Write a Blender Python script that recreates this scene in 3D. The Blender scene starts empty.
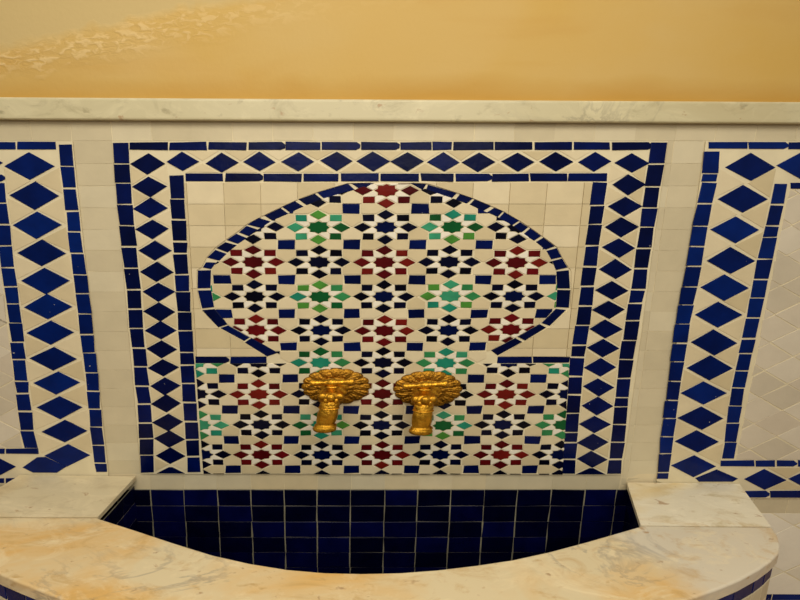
import bpy, bmesh, math, random
from mathutils import Vector, Matrix
random.seed(7)
C = bpy.context.scene.collection
SC = bpy.context.scene

# ------------------------------------------------------------------ survey
# The wall is y = 0, the viewer stands at y = -D looking down by TH. at_wall()
# and at_rim() give the place on the wall (or on the marble rim) seen at (u, v).
F, TH, D, H, PU = 451.0, math.radians(11.08), 1.5625, 1.0, 330.0
ct, st = math.cos(TH), math.sin(TH)
def ray(u, v):
    cx, cy = (u-PU)/F, (300-v)/F
    return cx, ct+cy*st, -st+cy*ct
PY = 0.0
def at_wall(u, v, y=None):
    if y is None: y = PY
    dx, dy, dz = ray(u, v); t = (D+y)/dy
    return (dx*t, H+dz*t)
_l = at_wall(75, 474); _r = at_wall(690, 481.5)
RB = (_r[1]-_l[1])/(_r[0]-_l[0]); RA = _l[1]-RB*_l[0]      # rim plane z = RA + RB x
def rim_z(x): return RA+RB*x
BO = .0124                              # the basin stands this far off the wall
def at_rim(u, v):
    dx, dy, dz = ray(u, v); t = (RA-H)/(dz-RB*dx)
    return (dx*t, -D+dy*t+BO)
SX = 1.78                                                   # tiles are wider than tall

# ------------------------------------------------------------------ materials
def lin(c):
    return tuple(((x/255)/12.92 if x/255 <= .04045 else ((x/255+.055)/1.055)**2.4) for x in c)+(1,)
def mat(name, col, rough=.3, metal=0.0, spec=.5, var=.06, scale=14, bump=.0, bscale=60, coat=0, chips=None):
    m = bpy.data.materials.new(name); m.use_nodes = True
    n, l = m.node_tree.nodes, m.node_tree.links; b = n['Principled BSDF']
    b.inputs['Roughness'].default_value = rough; b.inputs['Metallic'].default_value = metal
    b.inputs['Specular IOR Level'].default_value = spec
    b.inputs['Coat Weight'].default_value = coat; b.inputs['Coat Roughness'].default_value = .12
    tc = n.new('ShaderNodeTexCoord'); ns = n.new('ShaderNodeTexNoise'); ns.inputs['Scale'].default_value = scale
    ns.inputs['Detail'].default_value = 4
    l.new(tc.outputs['Object'], ns.inputs['Vector'])
    r = n.new('ShaderNodeValToRGB'); c = lin(col)
    r.color_ramp.elements[0].position = .3; r.color_ramp.elements[1].position = .7
    r.color_ramp.elements[0].color = tuple(x*(1-var) for x in c[:3])+(1,)
    r.color_ramp.elements[1].color = tuple(min(1, x*(1+var)) for x in c[:3])+(1,)
    l.new(ns.outputs['Fac'], r.inputs['Fac']); out = r.outputs['Color']
    if chips:                                      # small spots where the glaze has flaked off the clay
        n3 = n.new('ShaderNodeTexNoise'); n3.inputs['Scale'].default_value = 62; n3.inputs['Detail'].default_value = 2
        l.new(tc.outputs['Object'], n3.inputs['Vector'])
        m3 = n.new('ShaderNodeMapRange'); m3.inputs[1].default_value = .775; m3.inputs[2].default_value = .785; l.new(n3.outputs['Fac'], m3.inputs[0])
        mx = n.new('ShaderNodeMix'); mx.data_type = 'RGBA'; l.new(m3.outputs[0], mx.inputs[0]); l.new(out, mx.inputs[6]); mx.inputs[7].default_value = lin(chips)
        out = mx.outputs[2]
    l.new(out, b.inputs['Base Color'])
    if bump:
        n2 = n.new('ShaderNodeTexNoise'); n2.inputs['Scale'].default_value = bscale; n2.inputs['Detail'].default_value = 3
        l.new(tc.outputs['Object'], n2.inputs['Vector'])
        bp = n.new('ShaderNodeBump'); bp.inputs['Strength'].default_value = bump; bp.inputs['Distance'].default_value = .01
        l.new(n2.outputs['Fac'], bp.inputs['Height']); l.new(bp.outputs['Normal'], b.inputs['Normal'])
    return m
G = dict(rough=.22, bump=.10, bscale=35, spec=.13)
BLUE  = [mat('cobalt_glaze_'+str(i), c, var=.25, chips=(170,165,160), **G) for i, c in enumerate([(0,12,64),(0,9,54),(1,16,74)])]
SBLUE = [mat('bright_cobalt_glaze_'+str(i), c, var=.2, chips=(170,165,160), **G) for i, c in enumerate([(0,25,92),(0,21,82),(1,30,100)])]
INK   = [mat('ink_glaze_'+str(i), c, var=.3, **G) for i, c in enumerate([(4,5,26),(3,3,17),(5,7,34)])]
MBLUE = [mat('royal_glaze', (0,11,56), var=.25, **G)]
RED   = [mat('oxblood_glaze_'+str(i), c, var=.25, **G) for i, c in enumerate([(92,12,16),(76,9,14),(108,24,18)])]
GREEN = [mat('green_glaze_'+str(i), c, var=.2, **G) for i, c in enumerate([(16,84,42),(74,136,54),(50,128,76),(32,128,104),(56,144,108),(20,78,38)])]
CREAM = [mat('cream_glaze_'+str(i), c, var=.04, **G) for i, c in enumerate([(219,204,168),(214,198,161),(223,209,175),(208,192,154)])]
OFFW  = [mat('offwhite_glaze_'+str(i), c, var=.035, **G) for i, c in enumerate([(211,199,168),(207,195,164),(214,203,173),(204,192,161)])]
WHITE = [mat('white_glaze_'+str(i), c, var=.04, **G) for i, c in enumerate([(238,231,214),(231,223,203)])]
WHITER= [mat('pale_glaze_'+str(i), c, var=.035, **G) for i, c in enumerate([(214,203,182),(209,197,176),(218,208,188),(205,194,172)])]
GROUT = [mat('pale_grout', (226,214,180), rough=.85, var=.06)]
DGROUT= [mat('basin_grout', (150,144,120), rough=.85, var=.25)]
LBLUE = [mat('basin_glaze_'+str(i), c, rough=.2, bump=.12, bscale=30, var=.3, spec=.3) for i, c in enumerate([(3,5,48),(2,4,36),(4,8,58),(2,4,30)])]
PATINA = mat('dull_brass', (176,126,42), rough=.42, metal=1, var=.4, scale=60, bump=.55, bscale=130)
BRASS = mat('aged_brass', (204,150,46), rough=.34, metal=1, var=.35, scale=45, bump=.3, bscale=150)

def marble(name, cream, warm, grey, warm_amt, seed, ends=None):
    m = bpy.data.materials.new(name); m.use_nodes = True
    n, l = m.node_tree.nodes, m.node_tree.links; b = n['Principled BSDF']
    b.inputs['Roughness'].default_value = .32
    tc = n.new('ShaderNodeTexCoord'); mp = n.new('ShaderNodeMapping'); l.new(tc.outputs['Object'], mp.inputs['Vector'])
    mp.inputs['Location'].default_value = (seed, seed*.7, 0); mp.inputs['Scale'].default_value = (.5, 1, 1)
    def noise(sc, det, dist=0, rough=.55):
        q = n.new('ShaderNodeTexNoise'); q.inputs['Scale'].default_value = sc; q.inputs['Detail'].default_value = det
        q.inputs['Distortion'].default_value = dist; q.inputs['Roughness'].default_value = rough
        l.new(mp.outputs['Vector'], q.inputs['Vector']); return q.outputs['Fac']
    def ramp(f, a, z, ca=(0,0,0,1), cz=(1,1,1,1)):
        r = n.new('ShaderNodeValToRGB'); e = r.color_ramp.elements
        e[0].position, e[1].position, e[0].color, e[1].color = a, z, ca, cz
        l.new(f, r.inputs['Fac']); return r.outputs['Color']
    def mix(f, a, bb):
        x = n.new('ShaderNodeMix'); x.data_type = 'RGBA'
        l.new(f, x.inputs[0])
        for s, q in ((6, a), (7, bb)):
            if isinstance(q, tuple): x.inputs[s].default_value = q
            else: l.new(q, x.inputs[s])
        return x.outputs[2]
    col = mix(ramp(noise(3.2, 5, .6), .52-warm_amt, .66-warm_amt*.5), lin(cream), lin(warm))
    if ends:                                       # the slab is paler and greyer towards one end and along its outer edge
        sp_ = n.new('ShaderNodeSeparateXYZ'); l.new(tc.outputs['Object'], sp_.inputs[0])
        q = n.new('ShaderNodeMath'); q.operation = 'MULTIPLY_ADD'; l.new(noise(5, 5, .5), q.inputs[0]); q.inputs[1].default_value = .45; l.new(sp_.outputs[0], q.inputs[2])
        col = mix(ramp(q.outputs[0], ends[0], ends[1], (0,0,0,1), (.9,.9,.9,1)), col, lin((216,208,190)))
    col = mix(ramp(noise(11, 6, .9, .7), .50, .72, (0,0,0,1), (.8,.8,.8,1)), col, lin(tuple(min(255, k+18) for k in cream)))
    col = mix(ramp(noise(15, 6, .9, .7), .54, .74, (0,0,0,1), (.75,.75,.75,1)), col, lin(tuple(int(k*.88) for k in warm)))
    # thin grey veins: where a distorted noise crosses its middle value
    f = noise(3.6, 7, 1.6, .62); s = n.new('ShaderNodeMath'); s.operation = 'SUBTRACT'; l.new(f, s.inputs[0]); s.inputs[1].default_value = .47
    a = n.new('ShaderNodeMath'); a.operation = 'ABSOLUTE'; l.new(s.outputs[0], a.inputs[0])
    vein = ramp(a.outputs[0], 0, .030, (1,1,1,1), (0,0,0,1))
    msk = ramp(noise(2.6, 2), .46, .62)
    mm = n.new('ShaderNodeMath'); mm.operation = 'MULTIPLY'; l.new(vein, mm.inputs[0]); l.new(msk, mm.inputs[1])
    m2 = n.new('ShaderNodeMath'); m2.operation = 'MULTIPLY'; l.new(mm.outputs[0], m2.inputs[0]); m2.inputs[1].default_value = .5
    col = mix(m2.outputs[0], col, lin(grey))
    col = mix(ramp(noise(26, 4, .3), .66, .76), col, lin(tuple(int(k*.86) for k in warm)))
    # iron-brown flecks
    col = mix(ramp(noise(34, 4, .6), .66, .72, (0,0,0,1), (.8,.8,.8,1)), col, lin((176,142,104)))
    l.new(col, b.inputs['Base Color'])
    return m
RIM   = marble('honey_marble', (223,207,170), (224,182,112), (112,106,108), .05, 3.4, (.92, 1.14))
SLAB  = marble('cream_marble', (216,202,168), (212,190,146), (190,174,142), .00, 8.3)
SLABW = marble('pale_marble', (230,221,197), (220,196,142), (200,166,104), -.02, 5.2)
LEDGE = marble('grey_veined_marble', (205,195,158), (195,182,142), (136,128,108), .0, 1.7)

def plaster():
    m = bpy.data.materials.new('ochre_plaster'); m.use_nodes = True
    n, l = m.node_tree.nodes, m.node_tree.links; b = n['Principled BSDF']; b.inputs['Roughness'].default_value = .75
    b.inputs['Specular IOR Level'].default_value = .25
    tc = n.new('ShaderNodeTexCoord'); P = tc.outputs['Object']
    def noise(sc, det=4, dist=0, stretch=None):
        q = n.new('ShaderNodeTexNoise'); q.inputs['Scale'].default_value = sc; q.inputs['Detail'].default_value = det; q.inputs['Distortion'].default_value = dist
        if stretch:
            mp = n.new('ShaderNodeMapping'); mp.inputs['Scale'].default_value = stretch; l.new(P, mp.inputs['Vector']); l.new(mp.outputs['Vector'], q.inputs['Vector'])
        else: l.new(P, q.inputs['Vector'])
        return q.outputs['Fac']
    def mth(op, a, c, clamp=False):
        q = n.new('ShaderNodeMath'); q.operation = op; q.use_clamp = clamp
        for i, s in enumerate((a, c)):
            if isinstance(s, (int, float)): q.inputs[i].default_value = s
            else: l.new(s, q.inputs[i])
        return q.outputs[0]
    def ramp(f, a, z):
        q = n.new('ShaderNodeMapRange'); q.inputs[1].default_value = a; q.inputs[2].default_value = z; l.new(f, q.inputs[0]); return q.outputs[0]
    def mix(f, a, c):
        x = n.new('ShaderNodeMix'); x.data_type = 'RGBA'; l.new(f, x.inputs[0])
        for s, q in ((6, a), (7, c)):
            if isinstance(q, tuple): x.inputs[s].default_value = q
            else: l.new(q, x.inputs[s])
        return x.outputs[2]
    sep = n.new('ShaderNodeSeparateXYZ'); l.new(P, sep.inputs[0]); X, Z = sep.outputs[0], sep.outputs[2]
    # plaster tone, blotched
    col = mix(ramp(noise(2.2, 4, .4, (.5, 1, 1)), .35, .68), lin((204,167,90)), lin((205,174,110)))
    col = mix(mth('MULTIPLY', ramp(noise(5, 6, .6, (.22, 1, 1)), .52, .72), .55), col, lin((196,150,72)))
    col = mix(mth('MULTIPLY', ramp(noise(1.3, 3, .3), .55, .7), .5), col, lin((210,180,122)))
    # deep ochre wash along the foot of the wall
    zl = at_wall(400, 100)[1]
    foot = mth('ADD', mth('MULTIPLY', mth('SUBTRACT', Z, zl), 7.0), mth('MULTIPLY', noise(3.5, 4, .3, (.5, 1, 1)), 1.0))
    col = mix(ramp(foot, 1.0, .45), col, lin((193,150,72)))
    # bare beige patch at upper left with flaking edge
    a1, a2 = at_wall(0, 62), at_wall(330, 0)
    k = (a2[1]-a1[1])/(a2[0]-a1[0])
    dist = mth('SUBTRACT', mth('SUBTRACT', Z, a1[1]), mth('MULTIPLY', mth('SUBTRACT', X, a1[0]), k))
    dist = mth('ADD', dist, mth('MULTIPLY', mth('SUBTRACT', noise(7, 5, .5), .5), .10))
    patch = ramp(dist, .03, .06)
    col = mix(patch, col, lin((202,178,124)))
    band = mth('MULTIPLY', ramp(dist, -.06, -.01), ramp(dist, .06, .02))
    fade = ramp(X, at_wall(330, 0)[0], at_wall(120, 0)[0])
    fl = ramp(noise(60, 5, .8, (.45, 1, 1)), .50, .60)
    fb = mth('MULTIPLY', mth('MULTIPLY', band, fl), mth('ADD', mth('MULTIPLY', fade, .6), .15))
    col = mix(fb, col, lin((224,196,140)))
    l.new(col, b.inputs['Base Color'])
    hgt = mth('ADD', mth('MULTIPLY', noise(55, 4), .25), mth('MULTIPLY', mth('MULTIPLY', band, noise(60, 5, .8, (.45, 1, 1))), mth('MULTIPLY', fade, 1.6)))
    bp = n.new('ShaderNodeBump'); bp.inputs['Strength'].default_value = .35; bp.inputs['Distance'].default_value = .01
    l.new(hgt, bp.inputs['Height']); l.new(bp.outputs['Normal'], b.inputs['Normal'])
    return m
PLASTER = plaster()
FLOORM = mat('terracotta_floor', (150,120,92), rough=.6, var=.1)

# ------------------------------------------------------------------ mesh helpers
def area2(p): return sum(p[i][0]*p[(i+1) % len(p)][1]-p[(i+1) % len(p)][0]*p[i][1] for i in range(len(p)))
def offset(poly, d, sx=SX):
    """inset a CCW polygon by d (d*sx across), mitred"""
    q = [(x/sx, y) for x, y in poly]; n = len(q); out = []
    for i in range(n):
        a, b, c = q[i-1], q[i], q[(i+1) % n]
        e1 = (b[0]-a[0], b[1]-a[1]); e2 = (c[0]-b[0], c[1]-b[1])
        l1 = math.hypot(*e1) or 1e-9; l2 = math.hypot(*e2) or 1e-9
        n1 = (-e1[1]/l1, e1[0]/l1); n2 = (-e2[1]/l2, e2[0]/l2)
        m = (n1[0]+n2[0], n1[1]+n2[1]); k = m[0]*m[0]+m[1]*m[1]
        f = 2*d/max(k, .35)
        out.append(((b[0]+m[0]*f)*sx, b[1]+m[1]*f))
    return out
def clip(poly, conv):
    """clip poly to the convex CCW polygon conv"""
    for i in range(len(conv)):
        a, b = conv[i], conv[(i+1) % len(conv)]
        sd = lambda p: (b[0]-a[0])*(p[1]-a[1])-(b[1]-a[1])*(p[0]-a[0])
        out = []
        for j in range(len(poly)):
            p, q = poly[j], poly[(j+1) % len(poly)]; sp, sq = sd(p), sd(q)
            if sp >= 0: out.append(p)
            if (sp >= 0) != (sq >= 0):
                t = sp/(sp-sq); out.append((p[0]+(q[0]-p[0])*t, p[1]+(q[1]-p[1])*t))
        poly = out
        if len(poly) < 3: return []
    res = []
    for p in poly:
        if not res or abs(p[0]-res[-1][0])+abs(p[1]-res[-1][1]) > 4e-4: res.append(p)
    if len(res) > 2 and abs(res[0][0]-res[-1][0])+abs(res[0][1]-res[-1][1]) < 4e-4: res.pop()
    return res if len(res) > 2 else []
def ccw(p): return p if area2(p) > 0 else p[::-1]
def wall_map(p, h): return (p[0], -h, p[1])

class MB:
    def __init__(s): s.v, s.f, s.m, s.mats = [], [], [], []
    def mi(s, m):
        if m not in s.mats: s.mats.append(m)
        return s.mats.index(m)
    def tile(s, poly, m, h=.004, bev=.0011, gap=.0016, jit=.0009, base=0.0, mp=wall_map, sx=SX):
        if isinstance(m, list): m = random.choice(m)
        poly = ccw(poly)
        if abs(area2(poly)) < 4e-5: return
        if gap: poly = offset(poly, gap/2, sx)
        if jit: poly = [(x+random.gauss(0, jit)*sx, y+random.gauss(0, jit)) for x, y in poly]
        if area2(poly) < 2e-5: return
        top = offset(poly, bev, sx); k = s.mi(m); n = len(poly); o = len(s.v)
        if area2(top) < 1e-5: top = poly
        tk = .006 if h > .002 else .002; tx, ty = random.gauss(0, tk), random.gauss(0, tk)
        cx = sum(p[0] for p in poly)/n; cy = sum(p[1] for p in poly)/n
        for ring, hh in ((poly, None), (poly, h-bev*.7), (top, h)):
            for p in ring:
                s.v.append(mp(p, base if hh is None else hh+base+tx*(p[0]-cx)+ty*(p[1]-cy)))
        for r in (0, 1):
            for i in range(n):
                j = (i+1) % n
                s.f.append((o+r*n+i, o+r*n+j, o+(r+1)*n+j, o+(r+1)*n+i)); s.m.append(k)
        s.f.append(tuple(o+2*n+i for i in range(n))); s.m.append(k)
    def slab(s, poly, m, h, base=0.0, mp=wall_map):
        poly = ccw(poly); k = s.mi(m[0] if isinstance(m, list) else m); n = len(poly); o = len(s.v)
        for hh in (base, base+h):
            for p in poly: s.v.append(mp(p, hh))
        for i in range(n):
            j = (i+1) % n; s.f.append((o+i, o+j, o+n+j, o+n+i)); s.m.append(k)
        s.f.append(tuple(o+n+i for i in range(n))); s.m.append(k)
        s.f.append(tuple(o+n-1-i for i in range(n))); s.m.append(k)
    def grid(s, pts, m, closed_u=False, closed_v=False):
        k = s.mi(m); R, Q = len(pts), len(pts[0]); o = len(s.v)
        for row in pts: s.v.extend(row)
        for i in range(R if closed_v else R-1):
            for j in range(Q if closed_u else Q-1):
                a, b = i, (i+1) % R; c, d = j, (j+1) % Q
                s.f.append((o+a*Q+c, o+a*Q+d, o+b*Q+d, o+b*Q+c)); s.m.append(k)
    def face(s, pts, m):
        k = s.mi(m); o = len(s.v); s.v.extend(pts); s.f.append(tuple(range(o, o+len(pts)))); s.m.append(k)
    def box(s, lo, hi, m):
        (a, b, c), (d, e, f) = lo, hi; o = len(s.v); k = s.mi(m)
        s.v += [(a,b,c),(d,b,c),(d,e,c),(a,e,c),(a,b,f),(d,b,f),(d,e,f),(a,e,f)]
        for q in ((0,3,2,1),(4,5,6,7),(0,1,5,4),(1,2,6,5),(2,3,7,6),(3,0,4,7)):
            s.f.append(tuple(o+i for i in q)); s.m.append(k)
    def build(s, name, parent=None, smooth=False, recalc=False, loc=None):
        me = bpy.data.meshes.new(name); me.from_pydata(s.v, [], s.f)
        for m in s.mats: me.materials.append(m)
        me.polygons.foreach_set('material_index', s.m)
        if smooth: me.polygons.foreach_set('use_smooth', [True]*len(s.f))
        if recalc:
            bm = bmesh.new(); bm.from_mesh(me); bmesh.ops.remove_doubles(bm, verts=bm.verts, dist=1e-5)
            bmesh.ops.recalc_face_normals(bm, faces=bm.faces); bm.to_mesh(me); bm.free()
        me.update()
        o = bpy.data.objects.new(name, me); C.objects.link(o)
        if loc: o.location = loc
        if parent: o.parent = parent
        return o
def thing(name, label, cat, loc=(0,0,0), group=None):
    o = bpy.data.objects.new(name, None); o.empty_display_size = .1; C.objects.link(o); o.location = loc
    o['label'] = label; o['category'] = cat
    if group: o['group'] = group
    return o
def px(pts): return [at_wall(u, v) for u, v in pts]
def ip(tab, v):
    if v <= tab[0][0]: a, b = tab[0], tab[1]
    elif v >= tab[-1][0]: a, b = tab[-2], tab[-1]
    else:
        for a, b in zip(tab, tab[1:]):
            if a[0] <= v <= b[0]: break
    return a[1]+(b[1]-a[1])*(v-a[0])/(b[0]-a[0])

# ------------------------------------------------------------------ setting
ZTOP = 2.4; FZ = -.62; XL, XR = -3.2, 3.6
zl0, zl1 = at_wall(0, 107)[1], at_wall(800, 112)[1]
zmid = (zl0+zl1)/2
w = MB()
w.box((XL, 0, FZ), (XR, .2, zmid), GROUT[0])
w.box((XL, 0, zmid), (XR, .2, ZTOP), PLASTER)
wall = w.build('wall_back'); wall['kind'] = 'structure'
fl = MB(); fl.box((XL, -3.2, FZ-.08), (XR, .2, FZ), FLOORM)
flo = fl.build('floor'); flo['kind'] = 'structure'

# white zellige cladding of the wall between the mosaics
clad = MB()
TW, THH = .1325, .0722
def grid_tiles(mb, region, mats, ox, oz, tw=TW, th=THH, stagger=0.0, jit=.0005, gap=.0008):
    region = ccw(region)
    x0 = min(p[0] for p in region); x1 = max(p[0] for p in region); z0 = min(p[1] for p in region); z1 = max(p[1] for p in region)
    j = math.floor((z0-oz)/th)
    while oz+j*th < z1:
        i = math.floor((x0-ox)/tw)-1
        while ox+i*tw < x1:
            a = ox+i*tw+stagger*(j % 2)*tw; b = oz+j*th
            q = clip([(a, b), (a+tw, b), (a+tw, b+th), (a, b+th)], region)
            if q: mb.tile(q, mats, h=.0013, gap=gap, jit=jit, bev=.0004)
            i += 1
        j += 1
def diamond_tiles(mb, region, mats, ox, oz, hw, hh, gap=.0026):
    region = ccw(region)
    x0 = min(p[0] for p in region); x1 = max(p[0] for p in region); z0 = min(p[1] for p in region); z1 = max(p[1] for p in region)
    for j in range(math.floor((z0-oz)/hh)-1, math.ceil((z1-oz)/hh)+2):
        for i in range(math.floor((x0-ox)/hw)-1, math.ceil((x1-ox)/hw)+2):
            if (i+j) % 2: continue
            cx, cz = ox+i*hw, oz+j*hh
            q = clip([(cx-hw, cz), (cx, cz-hh), (cx+hw, cz), (cx, cz+hh)], region)
            if q: mb.tile(q, mats, h=.0013, gap=gap, jit=.001, bev=.0005)
ox, oz = at_wall(71, 128)[0], at_wall(112, 141)[1]
def xw(u, v): return at_wall(u, v)
topL, topR = xw(-260, 117), xw(1060, 117)
region_top = [(topL[0], oz), (topR[0], oz), (topR[0], zmid), (topL[0], zmid)]
grid_tiles(clad, region_top, OFFW, ox, oz)
grid_tiles(clad, px([(72,141),(104.5,474),(141,474),(112.5,141)]), OFFW, ox, oz)
grid_tiles(clad, px([(667.5,141),(620.5,485),(657,485),(706.5,141)]), OFFW, ox, oz)
# course between the mosaic and the basin
zs0, zs1 = at_wall(385, 490)[1], at_wall(385, 473.6)[1]
sa, sb = at_wall(100, 490)[0], at_wall(660, 490)[0]
grid_tiles(clad, [(sa, zs0), (sb, zs0), (sb, zs1), (sa, zs1)], CREAM[:3]+OFFW[:3], at_wall(385, 482)[0], zs0, tw=.1285, th=zs1-zs0)
# right of the basin: a plain course, a field of big lozenges, then a blue border course
xr2 = at_wall(960, 500)[0]; xa = at_wall(700, 500)[0]
za, zb, zc = at_wall(780, 498.5)[1], at_wall(780, 513)[1], at_wall(780, 594)[1]
grid_tiles(clad, [(xa, zb), (xr2, zb), (xr2, za), (xa, za)], OFFW, at_wall(787, 506)[0], zb, th=za-zb)
diamond_tiles(clad, [(xa, zc), (xr2, zc), (xr2, zb), (xa, zb)], WHITE, at_wall(793, 530)[0], at_wall(793, 549)[1], .19, .105)
grid_tiles(clad, [(xa, zc-.03), (xr2, zc-.03), (xr2, zc), (xa, zc)], SBLUE, xa, zc-.03, th=.03, tw=.12, gap=.003)
grid_tiles(clad, [(xa, FZ), (xr2, FZ), (xr2, zc-.03), (xa, zc-.03)], OFFW, xa, FZ)
# left of the basin likewise (mostly behind the marble)
xl2 = at_wall(-260, 500)[0]; xb = at_wall(60, 500)[0]
grid_tiles(clad, [(xl2, FZ), (xb, FZ), (xb, at_wall(0, 484.5)[1]), (xl2, at_wall(0, 484.5)[1])], OFFW, xb, FZ)
# plain tiling out to the wall's ends, beyond the outer mosaics
clad.build('tile_cladding', wall)

# marble ledge
lm = MB()
prof = [(0,1),(.019,1),(.0215,.95),(.022,.88),(.022,.12),(.0215,.05),(.019,0),(.016,0),(0,0)]
rows = []
for i in range(61):
    x = XL+(XR-XL)*i/60; t = (x-at_wall(0, 110)[0])/(at_wall(800, 110)[0]-at_wall(0, 110)[0])
    zt = at_wall(400, 97+5*t, -.0255)[1]; zb_ = at_wall(400, 118.9+4.3*t, -.0255)[1]
    rows.append([(x, -p-.0036, zb_+(zt-zb_)*q) for p, q in prof])
lm.grid(rows, LEDGE, closed_u=True)
lm.face(rows[0][::-1], LEDGE); lm.face(rows[-1], LEDGE)
lo = lm.build('marble_ledge', recalc=True)
lo['label'] = 'long pale veined marble ledge between the ochre plaster and the white tiled wall'; lo['category'] = 'ledge'

# ------------------------------------------------------------------ mosaic panels
def vstrip(mb, xl, xr, cuts, mats, gap=1.7):
    """a column of tiles, joints at the listed heights"""
    for a, b in zip(cuts, cuts[1:]):
        g = gap*random.uniform(.5, 1.15)/2; a_, b_ = a+g, b-g
        r = lambda: random.uniform(-.55, .55)
        mb.tile(px([(ip(xl, a_)+r(), a_+r()*.5), (ip(xr, a_)+r(), a_+r()*.5), (ip(xr, b_)+r(), b_+r()*.5), (ip(xl, b_)+r(), b_+r()*.5)]), mats, gap=0, jit=.0004, h=.0030, base=.0026)
def hstrip(mb, v0, v1, cuts, mats, gap=2.4):
    for a, b in zip(cuts, cuts[1:]):
        g = gap*random.uniform(.6, 1.1)/2
        r = lambda: random.uniform(-.4, .4)
        q = [(a+g+r(), v0+r()), (b-g+r(), v0+r()), (b-g+r(), v1+r()), (a+g+r(), v1+r())]
        k = random.random()
        if k < .22: q = q[:2]+[(b-g+1.5, v0+2.5), (b-g+1.2, v1-2)]+[(b-g-3, v1), q[3]]; q[1] = (b-g-2, v0)
        mb.tile(px(q), mats, gap=0, jit=.0004, h=.0030, base=.0026)
def dia(mb, u, v, hw, hh, mats):
    r = lambda s: random.uniform(-s, s)
    mb.tile(px([(u-hw+r(.7), v+r(.7)), (u+r(1), v+hh+r(.5)), (u+hw+r(.7), v+r(.7)), (u+r(1), v-hh+r(.5))]), mats, gap=0, jit=.0004, h=.0030, base=.0026, bev=.0009)
def tris_v(mb, pts, xl, xr, mats):
    """cream triangles to both sides of a column of diamonds"""
    for (u0, v0), (u1, v1) in zip(pts, pts[1:]):
        um, vm = (u0+u1)/2, (v0+v1)/2
        mb.tile(px([(ip(xl, v0)+1.2, v0+1.3), (um-1.2, vm), (ip(xl, v1)+1.2, v1-1.3)]), mats, gap=.001, jit=.0004, h=.0016, base=.0026)
        mb.tile(px([(ip(xr, v0)-1.2, v0+1.3), (ip(xr, v1)-1.2, v1-1.3), (um+1.2, vm)]), mats, gap=.001, jit=.0004, h=.0016, base=.0026)
def tris_h(mb, pts, va, vb, mats):
    for (u0, v0), (u1, v1) in zip(pts, pts[1:]):
        um, vm = (u0+u1)/2, (v0+v1)/2
        mb.tile(px([(u0+2, va+.8), (um, vm-.8), (u1-2, va+.8)]), mats, gap=.001, jit=.0004, h=.0016, base=.0026)
        mb.tile(px([(u0+2, vb-.8), (u1-2, vb-.8), (um, vm+.8)]), mats, gap=.001, jit=.0004, h=.0016, base=.0026)
def edge(xl, vs): return [(ip(xl, v), v) for v in vs]

# ---- the arched central panel
PY = -.0078                              # the mosaics' glazed faces
SO = .0034                                # bedding thickness behind the mosaics
z0 = at_wall(390, 473.8)
cp = thing('mosaic_panel', 'large zellige mosaic with a horseshoe arch of coloured stars behind the two brass taps', 'mosaic', (at_wall(389, 473.8)[0], -SO, z0[1]))
inv = cp.location.copy()
def part(mb, name, parent, root, **k):
    L = root.location
    mb.v = [(x-L.x, y, z-L.z) for x, y, z in mb.v]
    return mb.build(name, parent, **k)
OLl = [(142,113),(183,115),(247,121.5),(290,126.5),(329,130),(367,133.8),(404,137),(438,139.3),(474,141.2)]
OLr = [(142,128),(183,130.3),(247,136.3),(290,140.8),(329,143.3),(367,147),(404,150.8),(438,153.2),(474,154)]
ILl = [(175,169),(226,172),(300,176.2),(345,179.5),(372,181.3),(412,184),(474,188)]
ILr = [(175,183.3),(226,185.8),(300,190.2),(345,193),(372,194.6),(412,197),(474,200.6)]
ORl = [(141,651.5),(225,640),(290,631),(360,619.5),(474.5,607.5)]
ORr = [(141,667),(225,654.5),(290,645),(360,633),(380,630.3),(424,626),(474.5,620.8)]
IRl = [(181,593),(220,588.6),(320,576.5),(357,570.5),(380,568.7),(474.5,562)]
IRr = [(181,607.5),(220,602.2),(320,590),(357,584),(380,582.3),(474.5,574.5)]
cuts_OL = [142,164,183,204.5,225.3,246.7,268.3,289.5,309.3,328.3,348.3,366.8,386,404,423,438.6,455.2,473]
cuts_IL = [175,198.8,219.6,241.5,253.6,274.6,291.7,311.8,330.5,352.2,365.3,383.3,402.5,421.8,439.5,456.6,473]
cuts_OR = [141.5,163.8,186.6,208,227,248.3,268.6,289.6,303.2,320.6,340.3,359.3,378.3,397.8,406.6,424.5,442.2,459.3,474.5]
cuts_IR = [182,205.4,224.2,245.6,266.4,286.2,306,325.2,345,357.2,376.5,394.8,413.5,432.5,442.6,459.3,474.5]
cuts_T  = [128.5,168.6,207.8,247.7,284.8,321,360,400,432,452.5,494,533.7,573,611.2,651.5]
cuts_TI = [184.5,223.8,263,302.4,339.5,379.7,420,454.5,491.5,529.7,567.5,608]

bk = MB(); bk.slab(px([(112,141),(141,474),(621.5,474.8),(668,141)]), GROUT, .003)
part(bk, 'grout_bed', cp, cp)
ob = MB()
vstrip(ob, OLl, OLr, cuts_OL, BLUE); vstrip(ob, ORl, ORr, cuts_OR, BLUE); hstrip(ob, 142, 149.9, cuts_T, BLUE)
part(ob, 'outer_border', cp, cp)
ib = MB()
vstrip(ib, ILl, ILr, cuts_IL, BLUE); vstrip(ib, IRl, IRr, cuts_IR, BLUE); hstrip(ib, 173.5, 181.3, cuts_TI, BLUE)
part(ib, 'inner_border', cp, cp)
DL = [(148,163.7),(149.3,187),(150.3,208),(151.7,229.2),(155,250.8),(157,271.8),(158.8,292),(159.6,311.8),(160.8,330.4),(161.4,349.2),(163,367.8),(165,386),(165.8,403.6),(167.6,422.2),(169.4,438.8),(170.3,456)]
DR = [(632,162.7),(629,185),(625,206.6),(621.2,227.6),(618.8,247.6),(615.2,269),(612,290.4),(608.4,310),(606,329.2),(603,348),(600.2,367.5),(598.8,387),(597.4,406),(595,424.5),(593,442.4),(592,459.2)]
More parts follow.
